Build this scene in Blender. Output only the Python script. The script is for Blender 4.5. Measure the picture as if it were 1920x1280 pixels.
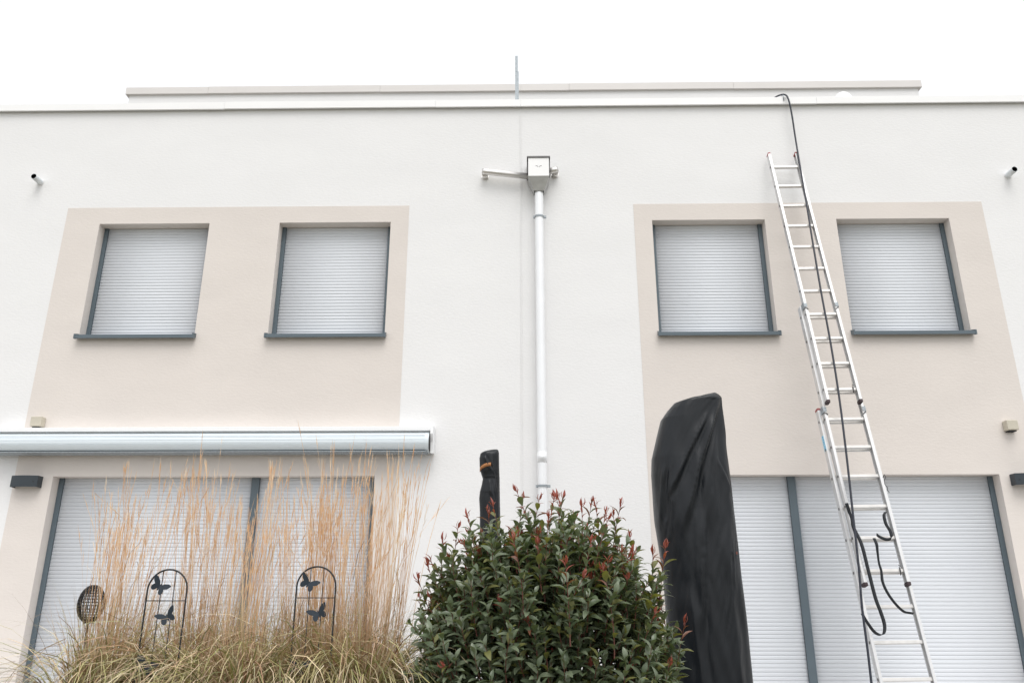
import bpy, bmesh, math, random
from mathutils import Vector, Matrix, noise as mnoise

R = math.radians
for o in list(bpy.data.objects):
    bpy.data.objects.remove(o)
scene = bpy.context.scene
col = scene.collection

# ------------------------------------------------------------------ camera
cam_d = bpy.data.cameras.new('camera')
cam_d.sensor_width = 36.0
cam_d.lens = 27.75
cam_d.clip_start = 0.05
cam_d.clip_end = 2000
cam = bpy.data.objects.new('camera', cam_d)
col.objects.link(cam)
cam.location = (0, 0, 1.0)
cam.rotation_euler = (R(90 + 18.561), 0, R(0.85))
scene.camera = cam

# ------------------------------------------------------------------ overcast sky
SUN_EL, SUN_AZ = 60.0, 14.0          # high, behind the camera and a little to the right
world = bpy.data.worlds.new('World')
scene.world = world
world.use_nodes = True
wn, wl = world.node_tree.nodes, world.node_tree.links
wn.clear()
sky = wn.new('ShaderNodeTexSky')
sky.sky_type = 'NISHITA'
sky.sun_disc = False
sky.sun_elevation = R(SUN_EL)
sky.sun_rotation = R(180 - SUN_AZ)
sky.air_density = 1.0
sky.dust_density = 3.0
hs = wn.new('ShaderNodeHueSaturation')
hs.inputs['Saturation'].default_value = 0.15
mixw = wn.new('ShaderNodeMix')
mixw.data_type = 'RGBA'
mixw.inputs[0].default_value = 0.72            # closed, even cloud layer over the clear sky
mixw.inputs[7].default_value = (9.6, 9.75, 10.0, 1)
bg = wn.new('ShaderNodeBackground')
bg.inputs['Strength'].default_value = 0.105
wo = wn.new('ShaderNodeOutputWorld')
wl.new(sky.outputs[0], hs.inputs['Color'])
wl.new(hs.outputs[0], mixw.inputs[6])
wl.new(mixw.outputs[2], bg.inputs['Color'])
wl.new(bg.outputs[0], wo.inputs[0])

sun_d = bpy.data.lights.new('sun', 'SUN')
sun_d.energy = 1.4
sun_d.angle = R(38)
sun_d.color = (1.0, 0.975, 0.94)
sun = bpy.data.objects.new('sun', sun_d)
col.objects.link(sun)
sdir = Vector((math.sin(R(SUN_AZ)) * math.cos(R(SUN_EL)), -math.cos(R(SUN_AZ)) * math.cos(R(SUN_EL)), math.sin(R(SUN_EL))))
sun.rotation_euler = (-sdir).to_track_quat('-Z', 'Y').to_euler()
sun.location = sdir * 30

vs = scene.view_settings
vs.view_transform = 'Standard'
vs.look = 'None'
vs.exposure = 0.39
vs.gamma = 1.0
vs.use_curve_mapping = False
scene.cycles.max_bounces = 6

# ------------------------------------------------------------------ materials
def mat(name, base, rough=0.6, metal=0.0, spec=0.5, var=0.0, vscale=6.0, bump=None, stretch=(1, 1, 1), sheen=0.0):
    """Principled material with soft tonal variation and optional bump: bump = (scale, strength, distance)."""
    m = bpy.data.materials.new(name)
    m.use_nodes = True
    nt = m.node_tree
    b = nt.nodes['Principled BSDF']
    b.inputs['Base Color'].default_value = (*base, 1)
    b.inputs['Roughness'].default_value = rough
    b.inputs['Metallic'].default_value = metal
    b.inputs['Specular IOR Level'].default_value = spec
    if sheen:
        b.inputs['Sheen Weight'].default_value = sheen
    if var or bump:
        tc = nt.nodes.new('ShaderNodeTexCoord')
        mp = nt.nodes.new('ShaderNodeMapping')
        mp.inputs['Scale'].default_value = stretch
        nt.links.new(tc.outputs['Object'], mp.inputs[0])
    if var:
        nz = nt.nodes.new('ShaderNodeTexNoise')
        nz.inputs['Scale'].default_value = vscale
        nz.inputs['Detail'].default_value = 6
        rp = nt.nodes.new('ShaderNodeMapRange')
        rp.inputs[1].default_value = 0.3; rp.inputs[2].default_value = 0.7
        rp.inputs[3].default_value = 1 - var; rp.inputs[4].default_value = 1 + var * .6
        mx = nt.nodes.new('ShaderNodeVectorMath'); mx.operation = 'SCALE'
        mx.inputs[0].default_value = base
        nt.links.new(mp.outputs[0], nz.inputs['Vector'])
        nt.links.new(nz.outputs[0], rp.inputs[0])
        nt.links.new(rp.outputs[0], mx.inputs['Scale'])
        nt.links.new(mx.outputs[0], b.inputs['Base Color'])
    if bump:
        nb = nt.nodes.new('ShaderNodeTexNoise')
        nb.inputs['Scale'].default_value = bump[0]
        nb.inputs['Detail'].default_value = 5
        nb.inputs['Roughness'].default_value = 0.6
        bp = nt.nodes.new('ShaderNodeBump')
        bp.inputs['Strength'].default_value = bump[1]
        bp.inputs['Distance'].default_value = bump[2]
        nt.links.new(mp.outputs[0], nb.inputs['Vector'])
        nt.links.new(nb.outputs[0], bp.inputs['Height'])
        nt.links.new(bp.outputs[0], b.inputs['Normal'])
    return m

M = {}
M['plaster'] = mat('white_plaster', (.80, .797, .797), .9, spec=.2, var=.02, vscale=1.3, bump=(24, .24, .009), stretch=(1, 1, 2.2))
M['beige'] = mat('beige_plaster', (.71, .658, .617), .9, spec=.2, var=.03, vscale=1.6, bump=(24, .24, .009), stretch=(1, 1, 2.2))
M['coping'] = mat('white_coated_sheet', (.885, .883, .88), .3, var=.015, vscale=2)
M['fascia'] = mat('grey_beige_sheet', (.66, .635, .615), .5, var=.02, vscale=2)
M['bitumen'] = mat('roof_gravel', (.25, .24, .22), .95, var=.25, vscale=30)
M['anthracite'] = mat('anthracite_coating', (.10, .132, .155), .42, var=.05, vscale=8)
M['shutter'] = mat('light_grey_shutter', (.685, .71, .75), .5, spec=.35, var=.012, vscale=3)
M['dark'] = mat('plain_dark', (.03, .03, .033), .8)
M['zinc_white'] = mat('white_zinc_pipe', (.86, .87, .885), .33, .25, var=.03, vscale=5)
M['steel'] = mat('stainless_sheet', (.74, .72, .70), .34, .8, var=.06, vscale=9)
M['galv'] = mat('galvanised_steel', (.33, .365, .39), .5, .35, var=.2, vscale=45)
M['awning_white'] = mat('awning_white_aluminium', (.84, .85, .86), .3, var=.015, vscale=4)
M['awning_front'] = mat('awning_blue_grey_aluminium', (.68, .74, .78), .3, var=.02, vscale=4)
M['rubber'] = mat('black_rubber', (.02, .02, .022), .6)
M['sensor'] = mat('cream_plastic', (.55, .51, .42), .5, var=.05, vscale=30)
M['pvc'] = mat('pale_grey_pvc', (.72, .75, .77), .4)
M['alu'] = mat('brushed_aluminium', (.68, .68, .68), .40, .5, var=.07, vscale=14, stretch=(1, 1, .2))
M['rung'] = mat('rung_aluminium', (.68, .665, .645), .45, .45, var=.08, vscale=20)
M['red'] = mat('red_plastic', (.30, .06, .06), .5)
M['maroon'] = mat('dark_foot_rubber', (.045, .025, .03), .6, var=.2, vscale=60)
M['hose'] = mat('navy_black_hose', (.016, .02, .034), .4, var=.1, vscale=40)
M['strap'] = mat('black_webbing', (.018, .021, .026), .75, bump=(400, .3, .001))
M['cover'] = mat('black_polyester', (.0045, .0065, .0095), .40, spec=.40, var=.06, vscale=5, bump=(14, .16, .010), stretch=(2.2, 2.2, .5))
M['tan'] = mat('tan_leather', (.36, .15, .05), .65, var=.12, vscale=60)
M['iron'] = mat('black_iron', (.016, .018, .021), .5, var=.15, vscale=60)
M['butter'] = mat('blue_black_sheet_metal', (.017, .028, .042), .42, var=.2, vscale=70)
M['wicker'] = mat('dark_wicker', (.012, .011, .012), .55, var=.25, vscale=50)
M['lamp_grey'] = mat('dark_lamp_coating', (.028, .038, .047), .42, var=.06, vscale=8)
M['bore'] = mat('grey_pipe_bore', (.16, .17, .18), .6)
M['rim'] = mat('rim_shade_and_rivet_dark', (.13, .125, .125), .5, .3, var=.1, vscale=20)  # hopper shade painted into the dark colour; the rivets are dark themselves
M['funnel'] = mat('dull_zinc_sheet', (.50, .50, .49), .4, .6, var=.12, vscale=14)
M['stick_w'] = mat('sticker_pale_blue', (.40, .74, .90), .4)
M['stick_b'] = mat('sticker_blue_ink', (.02, .30, .62), .4)
M['ink'] = mat('dark_emboss', (.10, .09, .085), .5)
M['soil'] = mat('bed_soil', (.06, .045, .03), .95, var=.35, vscale=12, bump=(20, .8, .04))
M['lawn'] = mat('lawn_turf', (.23, .22, .17), .95, var=.3, vscale=4, bump=(60, .8, .03))
M['paving'] = mat('terrace_paving', (.60, .585, .565), .8, var=.12, vscale=8)
M['branch'] = mat('red_brown_stem', (.16, .055, .04), .6, var=.3, vscale=30)

def attr_mat(name, rough, spec, trans=0.0, coat=0.0):
    m = bpy.data.materials.new(name)
    m.use_nodes = True
    nt = m.node_tree
    b = nt.nodes['Principled BSDF']
    at = nt.nodes.new('ShaderNodeAttribute'); at.attribute_name = 'Col'
    nt.links.new(at.outputs[0], b.inputs['Base Color'])
    b.inputs['Roughness'].default_value = rough
    b.inputs['Specular IOR Level'].default_value = spec
    if trans:
        out = nt.nodes['Material Output']
        tl = nt.nodes.new('ShaderNodeBsdfTranslucent')
        nt.links.new(at.outputs[0], tl.inputs[0])
        ms = nt.nodes.new('ShaderNodeMixShader'); ms.inputs[0].default_value = trans
        nt.links.new(b.outputs[0], ms.inputs[1]); nt.links.new(tl.outputs[0], ms.inputs[2])
        nt.links.new(ms.outputs[0], out.inputs[0])
    return m
M['blade'] = attr_mat('dry_grass_blade', .55, .35, .12)
M['stalk'] = attr_mat('dry_grass_stalk', .65, .25, .2)

def leaf_mat(name, base, trans):
    m = mat(name, base, .36, spec=.55, var=.22, vscale=9)
    nt = m.node_tree
    out = nt.nodes['Material Output']; b = nt.nodes['Principled BSDF']
    tl = nt.nodes.new('ShaderNodeBsdfTranslucent'); tl.inputs[0].default_value = (base[0] * 1.8, base[1] * 1.8, base[2] * .7, 1)
    ms = nt.nodes.new('ShaderNodeMixShader'); ms.inputs[0].default_value = trans
    nt.links.new(b.outputs[0], ms.inputs[1]); nt.links.new(tl.outputs[0], ms.inputs[2])
    nt.links.new(ms.outputs[0], out.inputs[0])
    return m
LEAFM = [leaf_mat('leaf_deep_green', (.105, .140, .078), .15), leaf_mat('leaf_grey_green', (.158, .192, .122), .15),
         leaf_mat('leaf_olive', (.18, .185, .065), .25), leaf_mat('leaf_red', (.32, .085, .068), .25),
         leaf_mat('leaf_bronze', (.20, .085, .055), .2)]

# ------------------------------------------------------------------ mesh helpers
class MB:
    def __init__(s):
        s.v = []; s.f = []; s.m = []; s.sm = []; s.c = None
    def face(s, idx, mi=0, smooth=False):
        s.f.append(idx); s.m.append(mi); s.sm.append(smooth)
    def box(s, x0, x1, y0, y1, z0, z1, mi=0):
        b = len(s.v)
        s.v += [(x0, y0, z0), (x1, y0, z0), (x1, y1, z0), (x0, y1, z0), (x0, y0, z1), (x1, y0, z1), (x1, y1, z1), (x0, y1, z1)]
        for q in ((0, 3, 2, 1), (4, 5, 6, 7), (0, 1, 5, 4), (1, 2, 6, 5), (2, 3, 7, 6), (3, 0, 4, 7)):
            s.face([b + i for i in q], mi)
        return s
    def obox(s, c, ax, ay, az, hx, hy, hz, mi=0):
        b = len(s.v); c = Vector(c)
        for k in (-1, 1):
            for (i, j) in ((-1, -1), (1, -1), (1, 1), (-1, 1)):
                s.v.append(tuple(c + ax * hx * i + ay * hy * j + az * hz * k))
        for q in ((0, 3, 2, 1), (4, 5, 6, 7), (0, 1, 5, 4), (1, 2, 6, 5), (2, 3, 7, 6), (3, 0, 4, 7)):
            s.face([b + i for i in q], mi)
        return s
    def quad(s, a, b_, c, d, mi=0, smooth=False):
        b = len(s.v); s.v += [tuple(a), tuple(b_), tuple(c), tuple(d)]
        s.face([b, b + 1, b + 2, b + 3], mi, smooth)
        return s
    def tube(s, pts, rad, n=8, mi=0, cap=True, smooth=True):
        pts = [Vector(p) for p in pts]
        if not isinstance(rad, (list, tuple)): rad = [rad] * len(pts)
        b = len(s.v)
        t0 = (pts[1] - pts[0]).normalized()
        up = Vector((0, 0, 1)) if abs(t0.z) < .9 else Vector((1, 0, 0))
        nx = t0.cross(up).normalized()
        for i, p in enumerate(pts):
            t = (pts[min(i + 1, len(pts) - 1)] - pts[max(i - 1, 0)]).normalized()
            nx = (nx - t * nx.dot(t)).normalized(); ny = t.cross(nx)
            for k in range(n):
                a = 2 * math.pi * k / n
                s.v.append(tuple(p + (nx * math.cos(a) + ny * math.sin(a)) * rad[i]))
        for i in range(len(pts) - 1):
            for k in range(n):
                k2 = (k + 1) % n
                s.face([b + i * n + k, b + i * n + k2, b + (i + 1) * n + k2, b + (i + 1) * n + k], mi, smooth)
        if cap:
            s.face([b + k for k in range(n)][::-1], mi); s.face([b + (len(pts) - 1) * n + k for k in range(n)], mi)
        return s
    def extrude_x(s, prof, x0, x1, mi=0, smooth=False, caps=True):
        """closed profile [(y,z)...] swept from x0 to x1"""
        n = len(prof); b = len(s.v)
        for x in (x0, x1):
            s.v += [(x, y, z) for y, z in prof]
        for i in range(n):
            j = (i + 1) % n
            s.face([b + i, b + j, b + n + j, b + n + i], mi, smooth)
        if caps:
            s.face([b + i for i in range(n)][::-1], mi); s.face([b + n + i for i in range(n)], mi)
        return s
    def ribbon(s, pts, w, side, mi=0, thick=0.0):
        """flat band along pts; w = width or list; side = list of side vectors"""
        pts = [Vector(p) for p in pts]; n = len(pts); b = len(s.v)
        if not isinstance(w, (list, tuple)): w = [w] * n
        for i, p in enumerate(pts):
            sd = Vector(side[i] if isinstance(side, list) else side).normalized() * (w[i] * .5)
            if thick:
                t = (pts[min(i + 1, n - 1)] - pts[max(i - 1, 0)]).normalized()
                up = t.cross(sd).normalized() * thick * .5
                s.v += [tuple(p - sd - up), tuple(p + sd - up), tuple(p + sd + up), tuple(p - sd + up)]
            else:
                s.v += [tuple(p - sd), tuple(p + sd)]
        q = 4 if thick else 2
        for i in range(n - 1):
            for k in (range(4) if thick else range(1)):
                k2 = (k + 1) % q
                s.face([b + i * q + k, b + i * q + k2, b + (i + 1) * q + k2, b + (i + 1) * q + k], mi, True)
        if thick:
            s.face([b, b + 1, b + 2, b + 3], mi); s.face([b + (n - 1) * 4 + k for k in range(4)], mi)
        return s
    def mesh(s, name, mats, recalc=True):
        me = bpy.data.meshes.new(name)
        me.from_pydata(s.v, [], s.f)
        for m in (mats if isinstance(mats, (list, tuple)) else [mats]):
            me.materials.append(m)
        me.polygons.foreach_set('material_index', s.m)
        me.polygons.foreach_set('use_smooth', s.sm)
        if s.c:
            ca = me.color_attributes.new('Col', 'FLOAT_COLOR', 'POINT')
            flat = []
            for c in s.c: flat += [c[0], c[1], c[2], 1.0]
            ca.data.foreach_set('color', flat)
        if recalc:
            bm = bmesh.new(); bm.from_mesh(me)
            bmesh.ops.recalc_face_normals(bm, faces=bm.faces)
            bm.to_mesh(me); bm.free()
        me.update()
        return me
    def build(s, name, mats, parent=None, bevel=0.0, recalc=True):
        return link(name, s.mesh(name, mats, recalc), parent, bevel)

WORLD = {}
def link(name, data, parent=None, bevel=0.0, mtx=None):
    o = bpy.data.objects.new(name, data)
    col.objects.link(o)
    w = mtx or Matrix.Identity(4)
    WORLD[o.name] = w
    if parent:
        o.parent = parent
        o.matrix_parent_inverse = WORLD[parent.name].inverted()
    o.matrix_basis = w
    if bevel:
        bv = o.modifiers.new('bevel', 'BEVEL'); bv.width = bevel; bv.segments = 2; bv.limit_method = 'ANGLE'
    return o
def tag(o, label=None, cat=None, group=None, kind=None):
    if label: o['label'] = label
    if cat: o['category'] = cat
    if group: o['group'] = group
    if kind: o['kind'] = kind
    return o
def thing(name, loc, label, cat, group=None):
    o = link(name, None, None, 0, Matrix.Translation(loc))
    o.empty_display_size = .1
    return tag(o, label, cat, group)

# ------------------------------------------------------------------ ground
def gz(y):
    if y < 2.6: return -.62
    if y > 5.62: return -.02
    if y > 5.2: return .16 - .18 * (y - 5.2) / .42
    if y > 4.3: return .16
    t = (y - 2.6) / 1.7; t = t * t * (3 - 2 * t)
    return -.62 + .78 * t
YW = 7.95                       # face of the house wall
XC = -0.016                     # party line between the two houses
g = MB()
ys = [-900, -60, -12, -4, 0, 1.5, 2.6, 3.0, 3.3]
ys2 = [3.3, 3.5, 3.7, 3.9, 4.1, 4.3, 4.8, 5.2, 5.62]
xs_ = [-900, -60, -20, -8, -4, 0, 4, 8, 20, 60, 900]
for ya, yb in zip(ys[:-1], ys[1:]):
    for xa, xb in zip(xs_[:-1], xs_[1:]):
        g.quad((xa, ya, gz(ya)), (xb, ya, gz(ya)), (xb, yb, gz(yb)), (xa, yb, gz(yb)), 0, True)
for xa, xb in zip(xs_[:-1], xs_[1:]):
    g.quad((xa, 3.3, gz(3.3)), (xb, 3.3, gz(3.3)), (xb, 900, -.62), (xa, 900, -.62), 0)
g.v = [(x, y, z if y < 500 else -.62) for x, y, z in g.v]
tag(g.build('lawn', M['lawn']), kind='structure')
gb = MB()
for ya, yb in zip(ys2[:-1], ys2[1:]):
    gb.quad((-9, ya, gz(ya) + .004), (9, ya, gz(ya) + .004), (9, yb, gz(yb) + .004), (-9, yb, gz(yb) + .004), 0, True)
tag(gb.build('planting_bed', M['soil']), kind='structure')
tag(MB().box(-9, 9, 5.62, YW + .05, -.3, 0).build('terrace', M['paving']), kind='structure')

# ------------------------------------------------------------------ the two houses
PX0, PX1, PZ1 = 1.262, 5.145, 5.291          # accent panel
UW = [(1.462, 2.715), (3.505, 4.752)]        # upper windows
UZ0, UZ1 = 3.755, 5.088
PD = (1.486, 4.752, 2.252)                   # terrace door opening
MULL = (2.684, 2.762)
DEP = .12
PITCH = .037
slat_cache = {}
def slat_mesh(w):
    k = round(w, 3)
    if k not in slat_cache:
        mb = MB()
        prof = [(.008, -.0005), (.0026, .0004), (.0004, .0030), (-.0008, .011), (-.0011, .019), (-.0006, .027), (.0006, .0330), (.0022, .0362), (.008, .0365)]
        mb.extrude_x(prof, -w / 2, w / 2, 0, False)
        for i in range(1, 7): mb.sm[i] = True
        slat_cache[k] = mb.mesh('slat', M['shutter'])
    return slat_cache[k]

def house(s, labels):
    X = lambda x: XC + s * x
    def bx(mb, xa, xb, y0, y1, z0, z1, mi=0):
        a, b = sorted((X(xa), X(xb))); return mb.box(a, b, y0, y1, z0, z1, mi)
    root = thing('terraced_house', (X(3.2), YW, 0), labels[0], 'house', 'terraced houses joined at the centre seam')
    holes = [(a, b, UZ0, UZ1) for a, b in UW] + [(PD[0], PD[1], 0.02, PD[2])]
    def grid(mb, x0, x1, z0, z1, y, mi=0):
        xs = sorted({x0, x1, *[h[0] for h in holes], *[h[1] for h in holes]}); xs = [x for x in xs if x0 <= x <= x1]
        zs = sorted({z0, z1, *[h[2] for h in holes], *[h[3] for h in holes]}); zs = [z for z in zs if z0 <= z <= z1]
        for a, b in zip(xs[:-1], xs[1:]):
            for c, d in zip(zs[:-1], zs[1:]):
                cx, cz = (a + b) / 2, (c + d) / 2
                if any(h[0] < cx < h[1] and h[2] < cz < h[3] for h in holes): continue
                mb.quad((X(a), y, c), (X(b), y, c), (X(b), y, d), (X(a), y, d), mi)
    # rendered shell
    w = MB(); XE = 9.2
    grid(w, .006, XE, -.3, 6.60, YW)
    w.quad((X(XE), YW, -.3), (X(XE), 17, -.3), (X(XE), 17, 6.6), (X(XE), YW, 6.6))
    w.quad((X(.006), YW, -.3), (X(.006), 17, -.3), (X(.006), 17, 6.6), (X(.006), YW, 6.6))
    w.quad((X(.006), 17, -.3), (X(XE), 17, -.3), (X(XE), 17, 6.6), (X(.006), 17, 6.6))
    w.build('wall', M['plaster'], root, recalc=False)
    # beige accent panel with the window reveals
    p = MB(); yp = YW - .004
    grid(p, PX0, PX1, -.02, PZ1, yp)
    for xa in (PX0, PX1):
        p.quad((X(xa), yp, -.02), (X(xa), YW, -.02), (X(xa), YW, PZ1), (X(xa), yp, PZ1))
    p.quad((X(PX0), yp, PZ1), (X(PX1), yp, PZ1), (X(PX1), YW, PZ1), (X(PX0), YW, PZ1))
    yb = YW + DEP + .08
    for a, b, c, d in holes:
        for xa in (a, b):
            p.quad((X(xa), yp, c), (X(xa), yb, c), (X(xa), yb, d), (X(xa), yp, d))
        for za in (c, d):
            p.quad((X(a), yp, za), (X(b), yp, za), (X(b), yb, za), (X(a), yb, za))
    p.build('accent_panel', M['beige'], root, recalc=False)
    # flat roof, coping in lengths, set-back upper storey
    MBr = MB(); bx(MBr, .006, XE - .02, YW + .02, 16.98, 6.30, 6.40); MBr.build('roof', M['bitumen'], root)
    js = labels[1]
    for i, (a, b) in enumerate(zip(js[:-1], js[1:])):
        c = MB(); dz = (.0, .0025, -.0015)[i % 3]
        z0, z1, yf = 6.562 + dz, 6.654 + dz, 7.902
        c.extrude_x([(yf, z0), (yf, z1), (yf + .42, z1 - .02), (yf + .42, z0 - .03), (yf + .40, z0 - .03), (yf + .40, z1 - .045), (yf + .032, z1 - .03), (yf + .032, z0 + .008), (yf + .012, z0)],
                    min(X(a + .0006), X(b - .0006)), max(X(a + .0006), X(b - .0006)))
        c.build('coping', M['coping'], root, bevel=.003)
    u = MB(); bx(u, .0004, 6.15, 10.44, 15.0, 6.40, 8.70); u.build('upper_storey', M['plaster'], root)
    fj = labels[2]
    for i, (a, b) in enumerate(zip(fj[:-1], fj[1:])):
        f_ = MB(); bx(f_, a + .0008, b - .0008, 10.40, 15.1, 8.605 + .003 * (i % 2), 8.73 + .003 * (i % 2)); f_.build('roof_edge', M['fascia'], root, bevel=.004)
    # windows: guide rails, frame, sill and one object for each shutter slat
    ysl = YW + DEP + .008
    for a, b in UW:
        fr = MB()
        bx(fr, a + .001, a + .046, ysl - .014, ysl + .03, UZ0 + .001, UZ1 - .001)
        bx(fr, b - .046, b - .001, ysl - .014, ysl + .03, UZ0 + .001, UZ1 - .001)
        bx(fr, a + .046, b - .046, ysl + .02, ysl + .03, UZ0 + .001, UZ1 - .001, 1)  # unseen dark sheet added to block light behind the slats
        wo_ = fr.build('window', [M['anthracite'], M['dark']], root)
        me = slat_mesh(b - a - .096)
        z = UZ0 + .036; k = 0
        while z < UZ1 + .03:
            zz = min(z, UZ1 - .002)
            if UZ1 - z > .006:
                o = link('slat', me, wo_, 0, Matrix.Translation((X((a + b) / 2), ysl, z)) @ Matrix.Scale(min(1, (UZ1 - z - .001) / .037), 4, (0, 0, 1)))
            z += PITCH; k += 1
        si = MB()
        xa, xb = sorted((X(a - .006), X(b + .006)))
        yf = YW - .072
        si.extrude_x([(yf, 3.707), (yf, 3.746), (YW + DEP + .02, 3.781), (YW + DEP + .02, 3.775), (yf + .006, 3.735), (yf + .006, 3.707)], xa, xb)
        so = si.build('sill', M['anthracite'], wo_)
        for xe in (xa, xb):
            ec = MB(); e0 = xe - .012 if xe == xa else xe - .003
            ec.extrude_x([(yf - .003, 3.704), (yf - .003, 3.755), (YW + .006, 3.780), (YW + .006, 3.735), (yf + .02, 3.704)], e0, e0 + .015)
            ec.build('sill_end_cap', M['anthracite'], wo_)
    a, b, zt = PD
    fr = MB()
    bx(fr, a + .001, a + .05, ysl - .014, ysl + .03, .021, zt - .001)
    bx(fr, b - .05, b - .001, ysl - .014, ysl + .03, .021, zt - .001)
    bx(fr, MULL[0], MULL[1], ysl - .018, ysl + .03, .021, zt - .001)
    bx(fr, a + .05, MULL[0], ysl + .02, ysl + .03, .021, zt - .001, 1)  # added light-blocking sheets behind both door shutters
    bx(fr, MULL[1], b - .05, ysl + .02, ysl + .03, .021, zt - .001, 1)
    bx(fr, a + .001, b - .001, ysl + .032, ysl + .06, .001, .06)
    do = fr.build('patio_door', [M['anthracite'], M['dark']], root)
    for xa, xb in ((a + .052, MULL[0] - .002), (MULL[1] + .002, b - .052)):
        me = slat_mesh(xb - xa)
        z = .045
        while z < zt - .008:
            link('slat', me, do, 0, Matrix.Translation((X((xa + xb) / 2), ysl, z)) @ Matrix.Scale(min(1, (zt - z - .001) / .037), 4, (0, 0, 1)))
            z += PITCH
    return root
house(-1, ('white rendered flat-roofed house left of the centre seam, with an awning', [0, 1.0, 3.5, 6.2, 9.25], [0, 2.2, 4.9, 6.2]))
hr = house(1, ('white rendered flat-roofed house right of the centre seam, with a ladder leaning on it', [0, 3.46, 6.4, 9.25], [0, .75, 3.3, 6.2]))
sp = MB()
sp.box(XC - .009, XC + .009, YW - .003, YW + .02, -.02, 6.56)
sp.box(XC - .009, XC - .004, YW - .009, YW - .0031, -.02, 6.56)
sp.box(XC + .006, XC + .009, YW - .007, YW - .0031, -.02, 6.56)
sp.build('joint_profile', M['plaster'], hr)

# ------------------------------------------------------------------ rainwater hopper and downpipe
dp = thing('rainwater_downpipe', (.185, 7.85, 0), 'white downpipe with a square metal hopper head on the wall between the houses', 'downpipe')
PXC, PYC = .185, 7.852
mb = MB(); mb.tube([(PXC, PYC, 5.42), (PXC, PYC, 2.45)], .0485, 20, cap=False); mb.build('pipe', M['zinc_white'], dp)
mb = MB(); mb.tube([(PXC, PYC, 2.47), (PXC, PYC, 2.362)], .0502, 20); mb.build('pipe_sleeve', M['zinc_white'], dp)
mb = MB(); mb.tube([(PXC, PYC, 2.40), (PXC, PYC, -.02)], .047, 20, cap=False); tag(mb.build('lower_pipe', M['zinc_white'], dp))
for zb in (5.085, 2.128):
    mb = MB()
    mb.tube([(PXC, PYC, zb - .011), (PXC, PYC, zb + .011)], .054, 20, cap=False)
    mb.box(PXC + .05, PXC + .078, PYC - .012, PYC + .012, zb - .012, zb + .012)
    mb.box(PXC - .066, PXC - .05, PYC - .012, PYC + .012, zb - .012, zb + .012)
    mb.box(PXC - .006, PXC + .006, PYC + .05, YW, zb - .006, zb + .006)
    mb.build('pipe_bracket', M['galv'], dp)
hp = MB()
x0, x1, yf, yb_ = .066, .298, 7.735, YW - .002
zt, zm, zb_ = 5.765, 5.535, 5.385
hp.v += [(x0, yf, zm), (x1, yf, zm), (x1, yb_, zm), (x0, yb_, zm), (x0, yf, zt), (x1, yf, zt), (x1, yb_, zt), (x0, yb_, zt),
         (PXC - .055, PYC - .055, zb_), (PXC + .055, PYC - .055, zb_), (PXC + .055, PYC + .055, zb_), (PXC - .055, PYC + .055, zb_)]
for q in ((0, 1, 5, 4), (1, 2, 6, 5), (2, 3, 7, 6), (3, 0, 4, 7), (0, 8, 9, 1), (1, 9, 10, 2), (2, 10, 11, 3), (3, 11, 8, 0)): hp.face(list(q))
ho = hp.build('hopper', M['funnel'], dp)
fp = MB(); fp.box(x0 + .001, x1 - .001, yf - .003, yf, zm, zt - .003); fp.build('hopper_front', M['coping'], ho)
rm = MB()
rm.box(x0 - .014, x1 + .014, yf - .012, yb_, zt, zt + .016)
rm.box(x0 - .014, x0 - .001, yf + .05, yb_, zt - .16, zt - .002)
rm.box(x1 + .001, x1 + .014, yf + .05, yb_, zt - .13, zt - .002)
rm.build('hopper_hood', M['rim'], ho)  # dark tone stands for the shaded lid underside and box sides
mk = MB()
cx, cz = .183, 5.655
for sg in (-1, 1):
    for (dx, dz, ln, th, an) in ((.024, .006, .011, .0022, -6), (.011, -.004, .006, .0018, 40)):
        a_ = R(an) * sg
        mk.obox((cx + sg * dx, yf - .004, cz + dz), Vector((math.cos(a_), 0, -math.sin(a_))), Vector((0, 1, 0)), Vector((math.sin(a_), 0, math.cos(a_))), ln, .001, th)
mk.build('embossed_mark', M['ink'], ho)
# inlets from the roof outlets
sl = MB(); sl.tube([(-.425, 7.97, 5.655), (-.425, 7.885, 5.655)], .034, 16, cap=True); s1 = sl.build('outlet_stub', M['steel'], dp)
sl = MB(); sl.tube([(-.455, 7.862, 5.672), (-.425, 7.862, 5.668), (.10, 7.862, 5.60)], [.034, .035, .035], 16); sl.build('side_pipe', M['steel'], dp)
sl = MB(); sl.tube([(.372, 7.97, 5.668), (.372, 7.885, 5.668)], .034, 16); sl.build('outlet_stub', M['steel'], dp)
sl = MB(); sl.tube([(.402, 7.862, 5.69), (.37, 7.862, 5.682), (.27, 7.862, 5.655)], [.033, .035, .035], 16); sl.build('side_pipe', M['steel'], dp)
for x_, z_ in ((-.425, 5.655), (.372, 5.668)):
    sl = MB(); sl.tube([(x_, YW - .001, z_), (x_, YW - .009, z_)], .043, 16); sl.build('wall_collar', M['steel'], dp)

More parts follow.
